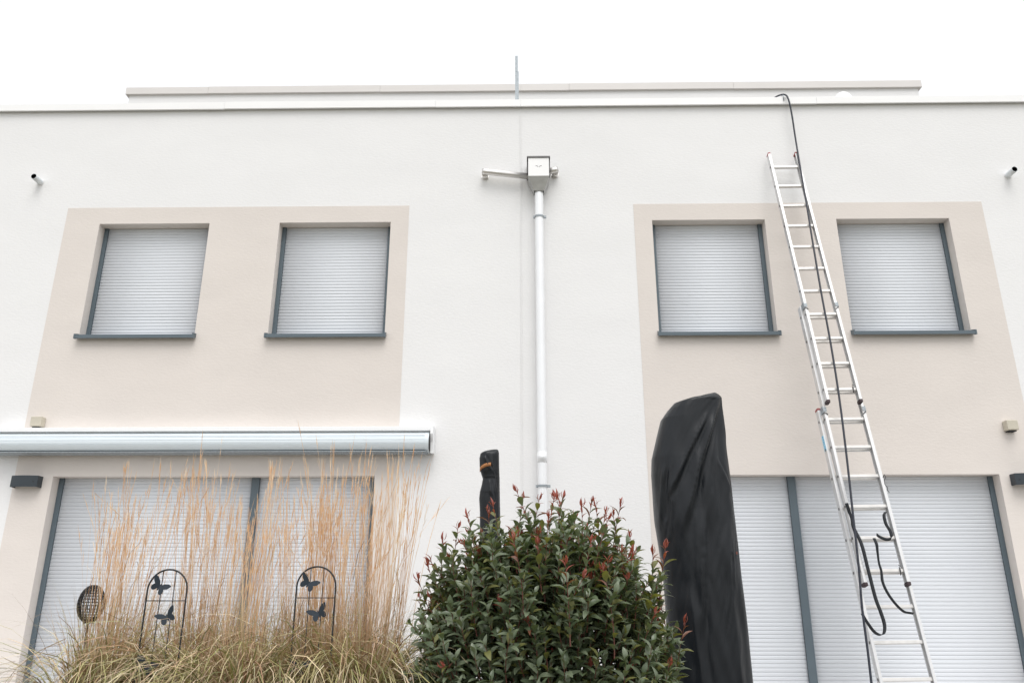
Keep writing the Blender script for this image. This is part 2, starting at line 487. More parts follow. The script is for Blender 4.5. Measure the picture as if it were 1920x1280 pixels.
# ------------------------------------------------------------------ emergency overflow spouts
for xs, zs, lab in ((-5.545, 5.628, 'short pale overflow pipe stub high on the left house wall'), (5.49, 5.622, 'short pale overflow pipe stub high on the right house wall')):
    t = thing('overflow_spout', (xs, YW, zs), lab, 'pipe', 'overflow spouts')
    mb = MB(); n = 20
    for rr, y0, y1 in ((.034, YW + .01, YW - .135), (.030, YW - .135, YW - .02)):
        mb.tube([(xs, y0, zs), (xs, y1, zs)], rr, n, cap=False)
    for k in range(n):
        k2 = (k + 1) % n
        mb.face([n + k, n + k2, 2 * n + k2, 2 * n + k])
    mb.build('pipe', M['pvc'], t)
    mb = MB(); mb.tube([(xs, YW - .10, zs), (xs, YW - .09, zs)], .0298, n); mb.build('bore', M['bore'], t)
    mb = MB(); mb.tube([(xs, YW, zs), (xs, YW - .006, zs)], .041, n); mb.build('collar', M['plaster'], t)

# ------------------------------------------------------------------ things on the roof
t = thing('roof_post', (-.06, 8.36, 6.40), 'thin galvanised steel angle post standing up behind the roof edge', 'post')
mb = MB()
mb.box(-.084, -.078, 8.36, 8.41, 6.4, 7.63); mb.box(-.078, -.040, 8.36, 8.366, 6.4, 7.40)
mb.v += []; mb.build('angle_bar', M['galv'], t)
mb = MB(); mb.extrude_x([(8.3585, 7.40), (8.3585, 7.632), (8.3655, 7.632), (8.3655, 7.40)], -.078, -.05); mb.build('upper_plate', M['galv'], t)
mb = MB(); mb.box(-.12, .0, 8.33, 8.45, 6.4, 6.41); mb.build('base_plate', M['galv'], t)
t = thing('roof_dome', (4.15, 8.75, 6.40), 'small white domed roof cap peeping over the roof edge', 'roof vent')
mb = MB()
for i in range(8):
    a0, a1 = math.pi / 2 * i / 8, math.pi / 2 * (i + 1) / 8
    for k in range(20):
        b0, b1 = 2 * math.pi * k / 20, 2 * math.pi * (k + 1) / 20
        P_ = lambda a, b: (4.15 + .13 * math.cos(a) * math.cos(b), 8.75 + .13 * math.cos(a) * math.sin(b), 7.13 + .185 * math.sin(a))
        mb.quad(P_(a0, b0), P_(a0, b1), P_(a1, b1), P_(a1, b0), 0, True)
mb.build('cap', M['coping'], t)
mb = MB(); mb.tube([(4.15, 8.75, 6.4), (4.15, 8.75, 7.2)], .07, 16); mb.build('stack', M['coping'], t)
t = thing('roof_fitting', (-4.36, 10.8, 8.73), 'tiny pale metal fitting on the edge of the upper roof', 'roof fitting')
mb = MB(); mb.tube([(-4.38, 10.8, 8.73), (-4.36, 10.8, 8.80), (-4.33, 10.8, 8.90)], [.022, .018, .008], 8); mb.build('rod', M['coping'], t)
mb = MB(); mb.box(-4.42, -4.34, 10.75, 10.85, 8.733, 8.748); mb.build('foot', M['coping'], t)

# ------------------------------------------------------------------ awning cassette
aw = thing('awning', (-3.16, YW, 2.58), 'closed pale awning cassette above the left terrace door', 'awning')
AX0, AX1 = -5.42, -.905
prof = [(7.942, 2.735), (7.80, 2.722), (7.77, 2.712), (7.768, 2.676), (7.80, 2.672), (7.86, 2.64), (7.87, 2.50), (7.942, 2.50)]
MB().extrude_x(prof, AX0 + .03, AX1 - .028).build('casing', M['awning_white'], aw)
fp = []
for i in range(15):
    a = R(82 - i * 9.2)
    fp.append((7.845 - .108 * math.cos(a) * 1.02, 2.562 + .108 * math.sin(a)))
fp2 = []
for i, (y, z) in enumerate(fp):
    fp2.append((y, z))
    if i in (5, 6, 8, 10): fp2 += [(y + .004, z - .003), (y + .0005, z - .006)]
fp2 += [(7.865, 2.468), (7.865, 2.66)]
fr = MB(); fr.extrude_x(fp2, AX0 + .055, AX1 - .05)
fr.build('front_profile', M['awning_front'], aw)
MB().extrude_x([(7.76, 2.462), (7.76, 2.470), (7.90, 2.497), (7.90, 2.455), (7.84, 2.450)], AX0 + .06, AX1 - .06).build('drip_rail', M['galv'], aw)
for xa, sg in ((AX0, -1), (AX1, 1)):
    xa2 = xa - sg * .028
    lo, hi = sorted((xa, xa2))
    MB().extrude_x([(7.944, 2.74), (7.80, 2.728), (7.762, 2.715), (7.752, 2.64), (7.79, 2.56), (7.80, 2.45), (7.944, 2.47)], lo, hi).build('end_cap', M['awning_white'], aw, bevel=.003)
    lo, hi = sorted((xa2 - sg * .001, xa2 - sg * .010))
    ep = [(7.845 - .114 * math.cos(R(80 - i * 10)), 2.562 + .112 * math.sin(R(80 - i * 10))) for i in range(14)]
    MB().extrude_x(ep + [(7.88, 2.46), (7.88, 2.66)], lo, hi).build('seal', M['rubber'], aw)
    lo, hi = sorted((xa2 - sg * .011, xa2 - sg * .05))
    ep = [(7.845 - .111 * math.cos(R(80 - i * 10)), 2.562 + .110 * math.sin(R(80 - i * 10))) for i in range(14)]
    MB().extrude_x(ep + [(7.88, 2.465), (7.88, 2.66)], lo, hi).build('front_end_cap', M['awning_front'], aw)
for xa in (-4.9, -3.2, -1.4):
    MB().box(xa - .06, xa + .06, 7.87, 7.946, 2.47, 2.52).build('wall_bracket', M['galv'], aw)

# ------------------------------------------------------------------ wall lights and sensor boxes
for sgn, lab in ((-1, 'dark grey box wall light left of the left terrace door'), (1, 'dark grey box wall light cut by the right edge of the photo')):
    xc = XC + sgn * 4.985
    t = thing('wall_light', (xc, YW, 2.2), lab, 'wall light', 'dark wall lights beside the terrace doors')
    n = 10; mb = MB(); W2 = .135
    xs = [xc - W2 + 2 * W2 * i / n for i in range(n + 1)]
    yy = [7.862 - .022 * (1 - ((x - xc) / W2) ** 2) for x in xs]
    zz0, zz1 = 2.135, 2.247
    for i in range(n):
        mb.quad((xs[i], yy[i], zz0), (xs[i + 1], yy[i + 1], zz0), (xs[i + 1], yy[i + 1], zz1), (xs[i], yy[i], zz1), 0, True)
        mb.quad((xs[i + 1], yy[i + 1] + .006, zz0), (xs[i], yy[i] + .006, zz0), (xs[i], yy[i] + .006, zz1), (xs[i + 1], yy[i + 1] + .006, zz1), 0, True)
        for z_ in (zz0, zz1):
            mb.quad((xs[i], yy[i], z_), (xs[i + 1], yy[i + 1], z_), (xs[i + 1], yy[i + 1] + .006, z_), (xs[i], yy[i] + .006, z_))
        mb.quad((xs[i], yy[i] + .006, zz1 - .006), (xs[i + 1], yy[i + 1] + .006, zz1 - .006), (xs[i + 1], YW - .005, zz1 - .006), (xs[i], YW - .005, zz1 - .006))
    for x_ in (xs[0], xs[-1]):
        a, b = sorted((x_, x_ + (.005 if x_ < xc else -.005)))
        mb.box(a, b, 7.8635, YW - .005, zz0, zz1)
    mb.build('housing', M['lamp_grey'], t)
    MB().box(xc - .1, xc + .1, YW - .03, YW - .005, zz0 + .03, zz1 - .01).build('lamp_unit', M['pvc'], t)
    sx = xc - sgn * .098
    mb = MB(); mb.tube([(sx, 7.854, 2.187), (sx, 7.848, 2.187)], .0055, 10); mb.build('screw', M['rubber'], t)
for xa, za, lab in ((-5.005, 2.805, 'small cream box on the wall just above the awning'), (4.92, 2.735, 'small cream box on the wall at the right, above the dark wall light')):
    t = thing('sensor_box', (xa, YW, za), lab, 'sensor', 'small cream wall boxes')
    MB().box(xa - .056, xa + .056, 7.862, YW - .006, za - .052, za + .05).build('case', M['sensor'], t, bevel=.007)
    MB().box(xa - .036, xa + .036, 7.88, YW - .004, za - .064, za - .0525).build('lens', M['dark'], t)

# ------------------------------------------------------------------ extension ladder (three sections)
TL = .20952459
LD = Vector((.01472, -math.sin(TL), -math.cos(TL))).normalized()
LN = Vector((0, -math.cos(TL), math.sin(TL)))
LX = LN.cross(LD).normalized()
if LX.x < 0: LX = -LX
LP0 = Vector((2.95564, 7.84171, 5.69309))
OFF = .06
def lp(k, sec, x=0.0, n=0.0):
    return LP0 + LD * (.28 * k) - LN * (OFF * sec) + LX * x + LN * n
lad = thing('extension_ladder', tuple(lp(21, 2)), 'aluminium three-section extension ladder leaning on the right house', 'ladder')
HW = [.140, .167, .200]
SECS = [(0, 0, 11, -.62, 10.48), (1, 7, 17, 6.62, 16.42), (2, 11, 21, 10.62, 20.72)]
for sec, k0, k1, ka, kb in SECS:
    hw = HW[sec]
    for sg in (-1, 1):
        mb = MB(); ln = (kb - ka) * .14
        c = lp((ka + kb) / 2, sec, sg * (hw + .012), 0)
        # C-shaped stile: web and two flanges
        mb.obox(c + LX * sg * .009, LX, LN, LD, .003, .031, ln)
        mb.obox(c + LN * .0255 - LX * sg * .003, LX, LN, LD, .009, .0055, ln)
        mb.obox(c - LN * .0255 - LX * sg * .003, LX, LN, LD, .009, .0055, ln)
        st = mb.build('stile', M['alu'], lad)
        if sec == 0 or sec == 2:
            mb = MB(); mb.obox(lp(ka, sec, sg * (hw + .012)) - LD * .004, LX, LN, LD, .0145, .033, .012); mb.build('top_cap', M['red'], st, bevel=.005)
        mb = MB(); mb.obox(lp(kb, sec, sg * (hw + .012)) + LD * .008, LX, LN, LD, .016, .035, .016); mb.build('foot_cap', M['maroon'], st, bevel=.006)
        rv = MB()
        for k in range(k0, k1):
            rv.tube([lp(k, sec, sg * (hw + .0238)) + LD * .012, lp(k, sec, sg * (hw + .0262)) + LD * .012], .0125, 10)
        tag(rv.build('rivets', M['rim'], st), kind='stuff')
        if sec in (0, 1):           # guide hooks that hold this section on the one behind it
            kk = (7 - .30) if sec == 0 else (11 - .28)
            mb = MB()
            p = lp(kk, sec, sg * (hw + .030), -.012)
            mb.obox(p, LX, LN, LD, .003, .044, .032)
            mb.obox(lp(kk, sec, sg * (hw + .016), .0345), LX, LN, LD, .016, .0025, .020)
            mb.build('guide_bracket', M['galv'], lad)
            mb = MB(); mb.tube([lp(kk + .12, sec, sg * (hw + .026), .036), lp(kk + .14, sec, sg * (hw + .010), .040), lp(kk + .20, sec, sg * (hw - .002), .036)], .004, 6); mb.build('hook', M['iron'], lad)
    rg = MB()
    for i, z_ in enumerate((0,)):
        pass
    for k in range(k0, k1):
        mb = MB(); c = lp(k, sec) + LD * .013
        mb.obox(c, LX, LN, LD, hw + .003, .0145, .0135)
        mb.obox(c + LN * .0152, LX, LN, LD, hw + .001, .0008, .0105)
        mb.build('rung', M['rung'], lad, bevel=.003)
# locking pins on the sections
for k, sec in ((10, 0), (16, 1)):
    mb = MB(); x_ = HW[sec] - .03
    mb.tube([lp(k, sec, x_, .016) - LD * .012, lp(k, sec, x_, .026) + LD * .01, lp(k, sec, x_ - .004, .018) + LD * .055], .0045, 6)
    mb.tube([lp(k, sec, x_, .016) - LD * .03, lp(k, sec, x_ + .01, .022) - LD * .018], .004, 6)
    mb.build('locking_pin', M['iron'], lad)
mb = MB()
xo = HW[1] + .03
mb.tube([lp(13.15, 1, xo, 0), lp(13.05, 1, xo + .018, .005), lp(13.0, 1, xo + .026, .008), lp(13.1, 1, xo + .03, .008), lp(13.2, 1, xo + .014, .004), lp(13.32, 1, xo + .012, 0), lp(13.45, 1, xo + .026, .004), lp(13.52, 1, xo + .02, 0), lp(13.60, 1, xo + .03, .004)], .003, 6)
mb.build('safety_clip', M['iron'], lad)
# maker's sticker on the outer face of the lowest section's left stile
ka_, kb_ = 11.55, 12.08
so_ = -(HW[2] + .0245)
mb = MB(); mb.obox(lp((ka_ + kb_) / 2, 2, so_ + .0001, .004), LX, LN, LD, .0006, .026, (kb_ - ka_) * .14)
stk = mb.build('sticker', M['stick_w'], lad)
fc = bpy.data.curves.new('lettering', 'FONT'); fc.body = 'KRAUSE'; fc.size = .040; fc.align_x = 'CENTER'; fc.align_y = 'CENTER'; fc.extrude = .0003
tmp = bpy.data.objects.new('tmp_text', fc); col.objects.link(tmp)
dg = bpy.context.evaluated_depsgraph_get()
tme = bpy.data.meshes.new_from_object(tmp.evaluated_get(dg)); bpy.data.objects.remove(tmp)
tme.materials.clear(); tme.materials.append(M['stick_b'])
c = lp((ka_ + kb_) / 2, 2, so_ - .0011, .004)
ax = LD; nz = -LX; ay = nz.cross(ax)
mt = Matrix((( ax.x, ay.x, nz.x, c.x), (ax.y, ay.y, nz.y, c.y), (ax.z, ay.z, nz.z, c.z), (0, 0, 0, 1)))
link('lettering', tme, stk, 0, mt)

# ------------------------------------------------------------------ hose over the roof edge and webbing strap
def spline(pts, n=10):
    pts = [Vector(p) for p in pts]; out = []
    P = [pts[0] * 2 - pts[1]] + pts + [pts[-1] * 2 - pts[-2]]
    for i in range(1, len(P) - 2):
        for k in range(n):
            t = k / n
            out.append(.5 * ((2 * P[i]) + (-P[i - 1] + P[i + 1]) * t + (2 * P[i - 1] - 5 * P[i] + 4 * P[i + 1] - P[i + 2]) * t * t + (-P[i - 1] + 3 * P[i] - 3 * P[i + 1] + P[i + 2]) * t ** 3))
    out.append(pts[-1]); return out
hz = thing('hose', (2.62, 6.55, 0), 'thin dark hose hanging from the roof edge down in front of the ladder', 'hose')
HP = [(2.86, 8.60, 6.52), (2.93, 8.25, 6.70), (2.995, 8.06, 6.735), (3.035, 7.955, 6.715), (3.082, 7.885, 6.672), (3.105, 7.865, 6.58), (3.118, 7.862, 6.38), (3.122, 7.860, 6.10),
      (3.107, 7.795, 5.68), (3.079, 7.685, 5.15), (3.044, 7.565, 4.585), (3.011, 7.441, 4.006), (2.987, 7.321, 3.442), (2.950, 7.201, 2.877),
      (2.895, 7.078, 2.302), (2.832, 6.958, 1.735), (2.786, 6.870, 1.324), (2.740, 6.799, .987), (2.711, 6.730, .669), (2.687, 6.682, .439), (2.66, 6.62, .15), (2.64, 6.56, .03), (2.58, 6.40, .013), (2.40, 6.2, .013), (2.2, 6.25, .013)]
mb = MB(); mb.tube(spline(HP, 8), .0098, 10); mb.build('tube', M['hose'], hz)
mb = MB(); mb.tube([(3.055, 7.93, 6.690), (3.058, 7.892, 6.675), (3.060, 7.892, 6.60)], .005, 6); mb.build('edge_clip', M['galv'], hz)

st = thing('webbing_strap', tuple(lp(17, 1)), 'black webbing strap hanging in loops from the lower ladder rungs', 'strap')
A = [(3.140, 7.01, 1.781), (3.109, 6.985, 1.748), (3.108, 6.970, 1.674), (3.129, 6.955, 1.610), (3.120, 6.935, 1.556), (3.079, 6.935, 1.542), (3.029, 6.94, 1.562), (3.008, 6.955, 1.585)]
mb = MB(); sp_ = spline(A, 8); mb.ribbon(sp_, [.026] * len(sp_), [Vector((1, -.5, .25 if i > 34 else .1)) if i < 30 else Vector((.15, -.2, 1)) for i in range(len(sp_))], 0, .0022); mb.build('tie', M['strap'], st)
A2 = [(2.982, 6.955, 1.555), (2.986, 6.93, 1.50), (2.983, 6.926, 1.436), (2.974, 6.908, 1.348), (2.976, 6.890, 1.283), (2.964, 6.866, 1.197), (2.983, 6.85, 1.112), (3.024, 6.832, 1.029), (3.077, 6.822, .967), (3.126, 6.822, .954), (3.170, 6.85, .948)]
sp_ = spline(A2, 8); nS = len(sp_)
sd = []
for i in range(nS):
    t = i / (nS - 1); a = 1.3 * math.sin(t * 5.2)
    sd.append(Vector((math.cos(a), -abs(math.sin(a)) * .9, .25 * math.sin(a))) if t < .5 else Vector((.75 * (1 - t) + .2, -.8, .75 * t)))
mb = MB(); mb.ribbon(sp_, .024, sd, 0, .0022); mb.build('short_tail', M['strap'], st)
B = [(2.822, 7.04, 1.86), (2.838, 7.03, 1.752), (2.842, 7.0, 1.641), (2.865, 6.945, 1.505), (2.875, 6.905, 1.293), (2.890, 6.875, 1.071), (2.909, 6.86, .967), (2.921, 6.846, .864), (2.899, 6.83, .797), (2.861, 6.826, .786), (2.821, 6.834, .815), (2.786, 6.855, .885), (2.772, 6.90, .95)]
sp_ = spline(B, 8); nS = len(sp_); sd = []
for i in range(nS):
    t = i / (nS - 1)
    sd.append(Vector((.95, -.45, .2)) if t < .52 else Vector((.95 - 1.2 * (t - .52), -.45 - 1.2 * (t - .52), .2 + .8 * (t - .52))))
mb = MB(); mb.ribbon(sp_, .028, sd, 0, .0022); mb.build('long_loop', M['strap'], st)

# ------------------------------------------------------------------ parasols under black covers
def interp(tab, z):
    if z >= tab[0][0]: return tab[0][1]
    for (za, xa), (zb, xb) in zip(tab[:-1], tab[1:]):
        if zb <= z <= za:
            t = (z - zb) / (za - zb) if za > zb else 0
            return xb + (xa - xb) * t
    return tab[-1][1]
def cover(parent, L, Rt, yc, ry, ztop, zbot, creases, nz=340, na=176, wr=.006, seed=0, hl=()):
    mb = MB(); nz_ = nz
    for i in range(nz_ + 1):
        t = i / nz_
        z = ztop - (ztop - zbot) * (t ** 1.25)
        xl, xr = interp(L, z), interp(Rt, z)
        cx, hw = (xl + xr) / 2, max((xr - xl) / 2, .004)
        hy = ry * min(1, .25 + 1.1 * math.sqrt(hw / max(.01, ry)) * .75) if hw < ry else ry
        hy = min(hy, .06 + (ztop - z) * 2.0) if ry > .12 else min(hy, hw * 1.05)
        for k in range(na):
            a = 2 * math.pi * k / na
            ca, sa = math.cos(a), math.sin(a)
            e = 2 / 2.5
            x = hw * math.copysign(abs(ca) ** e, ca); y = hy * math.copysign(abs(sa) ** e, sa)
            u = x / hw
            d = 0
            for (u0, z0, u1, z1, wd, amp) in creases:      # crease lines from (u0,z0) to (u1,z1) on the front
                if sa < .15 and min(z0, z1) < z < max(z0, z1):
                    tt = (z - z0) / (z1 - z0); uu = u0 + (u1 - u0) * tt
                    fade = max(0, min(1, min(tt, 1 - tt) * 4)); fade = fade * fade * (3 - 2 * fade)
                    q = (u - uu) / wd
                    d += amp * fade * (math.exp(-abs(q) ** 1.3 * 1.4) - .75 * math.exp(-((q - 1.0) / .55) ** 2))
            p = Vector((x * 5 + seed + z * .9, y * 5, z * .7))
            d += wr * 1.6 * mnoise.noise(p) + wr * .9 * mnoise.noise(Vector((x * 13 + z * 2.8 + seed, y * 13, z * 1.2)))
            d += wr * .30 * mnoise.noise(Vector((x * 30 - z * 9, y * 30 + seed, z * 5)))
            for zc, am in hl: d += am * math.exp(-((z - zc - .012 * mnoise.noise(Vector((x * 5, y * 5, seed)))) / .006) ** 2)
            edge = 1 - .75 * abs(ca) ** 3
            nrm = Vector((ca * .8, sa, 0)).normalized()
            mb.v.append((cx + x + nrm.x * d * edge, yc + y + nrm.y * d, z + .004 * mnoise.noise(p * 3)))
    for i in range(nz_):
        for k in range(na):
            k2 = (k + 1) % na
            mb.face([i * na + k, i * na + k2, (i + 1) * na + k2, (i + 1) * na + k], 0, True)
    mb.face([k for k in range(na)])
    return mb.build('cover', M['cover'], parent)
bp_ = thing('covered_parasol', (1.35, 6.2, 0), 'large folded parasol under a tall wrinkled black cover before the right terrace door', 'parasol')
LL = [(2.629, 1.520), (2.622, 1.488), (2.612, 1.452), (2.588, 1.37), (2.563, 1.28), (2.535, 1.20), (2.49, 1.158), (2.41, 1.102), (2.272, 1.060), (2.102, 1.012), (1.977, 1.001), (1.771, 1.002), (1.589, 1.008), (1.489, 1.018), (1.30, 1.038), (1.167, 1.047), (.792, 1.048), (.514, 1.053), (.1, 1.06)]
RR = [(2.629, 1.540), (2.622, 1.562), (2.597, 1.581), (2.4, 1.585), (2.143, 1.589), (1.851, 1.605), (1.588, 1.614), (1.166, 1.624), (.792, 1.633), (.514, 1.637), (.1, 1.645)]
cre = [(.75, 2.58, -.55, 1.45, .16, .030), (.35, 2.45, -.75, 1.75, .12, .022), (.1, 2.2, -.15, 1.5, .12, .018), (.82, 2.6, .45, 1.3, .22, -.018), (.6, 2.1, .95, 1.75, .07, .010), (-.75, 2.05, -.95, 1.55, .09, .02), (.1, 1.75, -.35, .7, .16, .022), (.88, 2.62, .97, 2.2, .06, .012), (.55, 1.6, .62, .3, .2, .014), (-.5, 1.2, -.3, .3, .2, .02)]
rc = random.Random(21)
for i in range(26):
    u0 = rc.uniform(-.8, .95); z0_ = rc.uniform(.9, 2.5); dz_ = rc.uniform(.12, .45)
    cre.append((u0, z0_, u0 - rc.uniform(-.05, .55) * dz_ * 1.6, z0_ - dz_, rc.uniform(.03, .06), rc.choice((-1, 1, 1)) * rc.uniform(.003, .007)))
cov = cover(bp_, LL, RR, 6.2, .20, 2.629, .10, cre, wr=.010, hl=[])
MB().tube([(1.38, 6.2, .02), (1.38, 6.2, .4)], .035, 14).build('pole', M['galv'], bp_)
mb = MB(); mb.box(.95, 1.85, 6.15, 6.25, .002, .05); mb.box(1.35, 1.45, 5.78, 6.148, .002, .05); mb.box(1.35, 1.45, 6.252, 6.62, .002, .05); mb.build('base', M['iron'], bp_)
MB().box(1.560, 1.570, 6.024, 6.032, 1.366, 1.386).build('label_tag', M['branch'], bp_)

sp2 = thing('covered_parasol', (-.28, 6.6, 0), 'slim folded parasol in a black cover with a tan strap, beside the downpipe', 'parasol')
L2 = [(2.258, -.245), (2.249, -.29), (2.232, -.345), (2.218, -.363), (2.177, -.371), (2.10, -.367), (2.07, -.362), (2.007, -.340), (1.96, -.348), (1.902, -.363), (1.85, -.369), (1.736, -.362), (1.4, -.36), (.6, -.36)]
R2 = [(2.258, -.224), (2.249, -.211), (2.222, -.205), (2.1, -.203), (1.998, -.199), (1.736, -.194), (1.4, -.194), (.6, -.19)]
cover(sp2, L2, R2, 6.6, .085, 2.258, .6, [(-.5, 2.2, .2, 2.06, .2, .01), (.3, 2.22, .6, 1.9, .15, .008), (-.2, 2.0, .3, 1.85, .2, .008), (.5, 2.0, .2, 1.5, .2, .008)], nz=150, na=96, wr=.007, seed=7, hl=[(2.02, .003), (1.9, .002)])
sp_ = [(-.366, 6.59, 2.080), (-.360, 6.552, 2.086), (-.340, 6.523, 2.099), (-.31, 6.511, 2.112), (-.270, 6.508, 2.117)]
mb = MB(); mb.ribbon(spline(sp_, 5), .030, Vector((0, 0, 1)), 0, .004); mb.build('strap', M['tan'], sp2)
MB().tube([(-.277, 6.6, .03), (-.277, 6.6, .75)], .019, 12).build('pole', M['galv'], sp2)
mb = MB(); mb.tube([(-.277, 6.6, .002), (-.277, 6.6, .05), (-.277, 6.6, .07)], [.24, .24, .05], 24); mb.build('base', M['iron'], sp2)

# ------------------------------------------------------------------ butterfly trellises
def butterfly(c, size, tilt, parent):
    half = [(0, .30), (.06, .12), (.30, .42), (.62, .62), (.92, .66), (.98, .58), (.80, .18), (.52, -.02), (.60, -.12), (.66, -.34), (.58, -.56), (.40, -.62), (.24, -.52), (.10, -.24), (.05, -.42), (0, -.44)]
    outl = half + [(-x, z) for x, z in reversed(half[1:-1])]
    ct, st_ = math.cos(tilt), math.sin(tilt)
    mb = MB(); n = len(outl)
    for dy in (-.001, .001):
        for x, z in outl:
            fold = -.10 * abs(x) * size
            mb.v.append((c[0] + size * .5 * (x * ct - z * st_), c[1] + dy + fold, c[2] + size * .5 * (x * st_ + z * ct)))
    mb.v += [(c[0], c[1] - .001, c[2]), (c[0], c[1] + .001, c[2])]
    for i in range(n):
        j = (i + 1) % n
        mb.face([2 * n, i, j]); mb.face([2 * n + 1, n + j, n + i]); mb.face([i, n + i, n + j, j])
    mb.build('butterfly', M['butter'], parent)
def trellis(xc, y, ztop, hw, lab, bf, bars):
    z0 = gz(y)
    t = thing('garden_trellis', (xc, y, z0), lab, 'trellis', 'butterfly trellises in the grass')
    pts = [(xc - hw, y, z0 - .05), (xc - hw, y, .5)] + [(xc - hw * math.cos(R(a)), y, ztop - hw + hw * math.sin(R(a))) for a in range(0, 181, 10)] + [(xc + hw, y, .5), (xc + hw, y, z0 - .05)]
    MB().tube(pts, .0048, 8).build('arch_frame', M['iron'], t)
    for zc in (ztop - .165, ztop - .62):
        MB().tube([(xc - hw, y, zc), (xc + hw, y, zc)], .0028, 6).build('cross_bar', M['iron'], t)
    for bx_ in bars:
        MB().tube([(xc + bx_, y + .004, ztop - hw + math.sqrt(hw * hw - bx_ * bx_)), (xc + bx_, y + .004, z0)], .0026, 6).build('upright_bar', M['iron'], t)
    for (bx_, bz, sz, tl) in bf: butterfly((xc + bx_, y - .008, bz), sz, R(tl), t)
trellis(-1.976, 4.55, 1.197, .110, 'arched black iron trellis with butterflies, the left one in the tall grass', [(-.040, 1.108, .118, -34), (.022, .950, .116, 30), (-.055, .700, .14, -20)], (-.036, .036))
trellis(-1.150, 4.55, 1.212, .108, 'arched black iron trellis with butterflies, the right one in the tall grass', [(-.040, 1.124, .118, -30), (.026, .968, .116, 26), (-.06, .70, .13, -16)], (-.036, .036))

# ------------------------------------------------------------------ openwork wicker lantern
wk = thing('garden_lantern', (-2.655, 5.06, gz(5.06)), 'dark openwork egg-shaped garden lantern half hidden in the left grass', 'lantern')
mb = MB(); C0 = Vector((-2.655, 5.06, 1.017)); RX, RZ = .075, .110
for k in range(22):
    a = 2 * math.pi * k / 22
    mb.tube([C0 + Vector((RX * math.cos(a) * math.cos(R(e)), RX * math.sin(a) * math.cos(R(e)), RZ * math.sin(R(e)))) for e in range(-80, 81, 10)], .0032, 5)
for e in range(-75, 76, 10):
    mb.tube([C0 + Vector((RX * math.cos(R(e)) * math.cos(2 * math.pi * k / 24), RX * math.cos(R(e)) * math.sin(2 * math.pi * k / 24), RZ * math.sin(R(e)))) for k in range(25)], .0026, 5, cap=False)
tag(mb.build('weave', M['wicker'], wk), kind='stuff')
MB().tube([(-2.655, 5.06, gz(5.06)), (-2.655, 5.06, .925)], .007, 8).build('stake', M['iron'], wk)
MB().tube([(-2.655, 5.06, .905), (-2.655, 5.06, .925)], .03, 12).build('holder', M['iron'], wk)

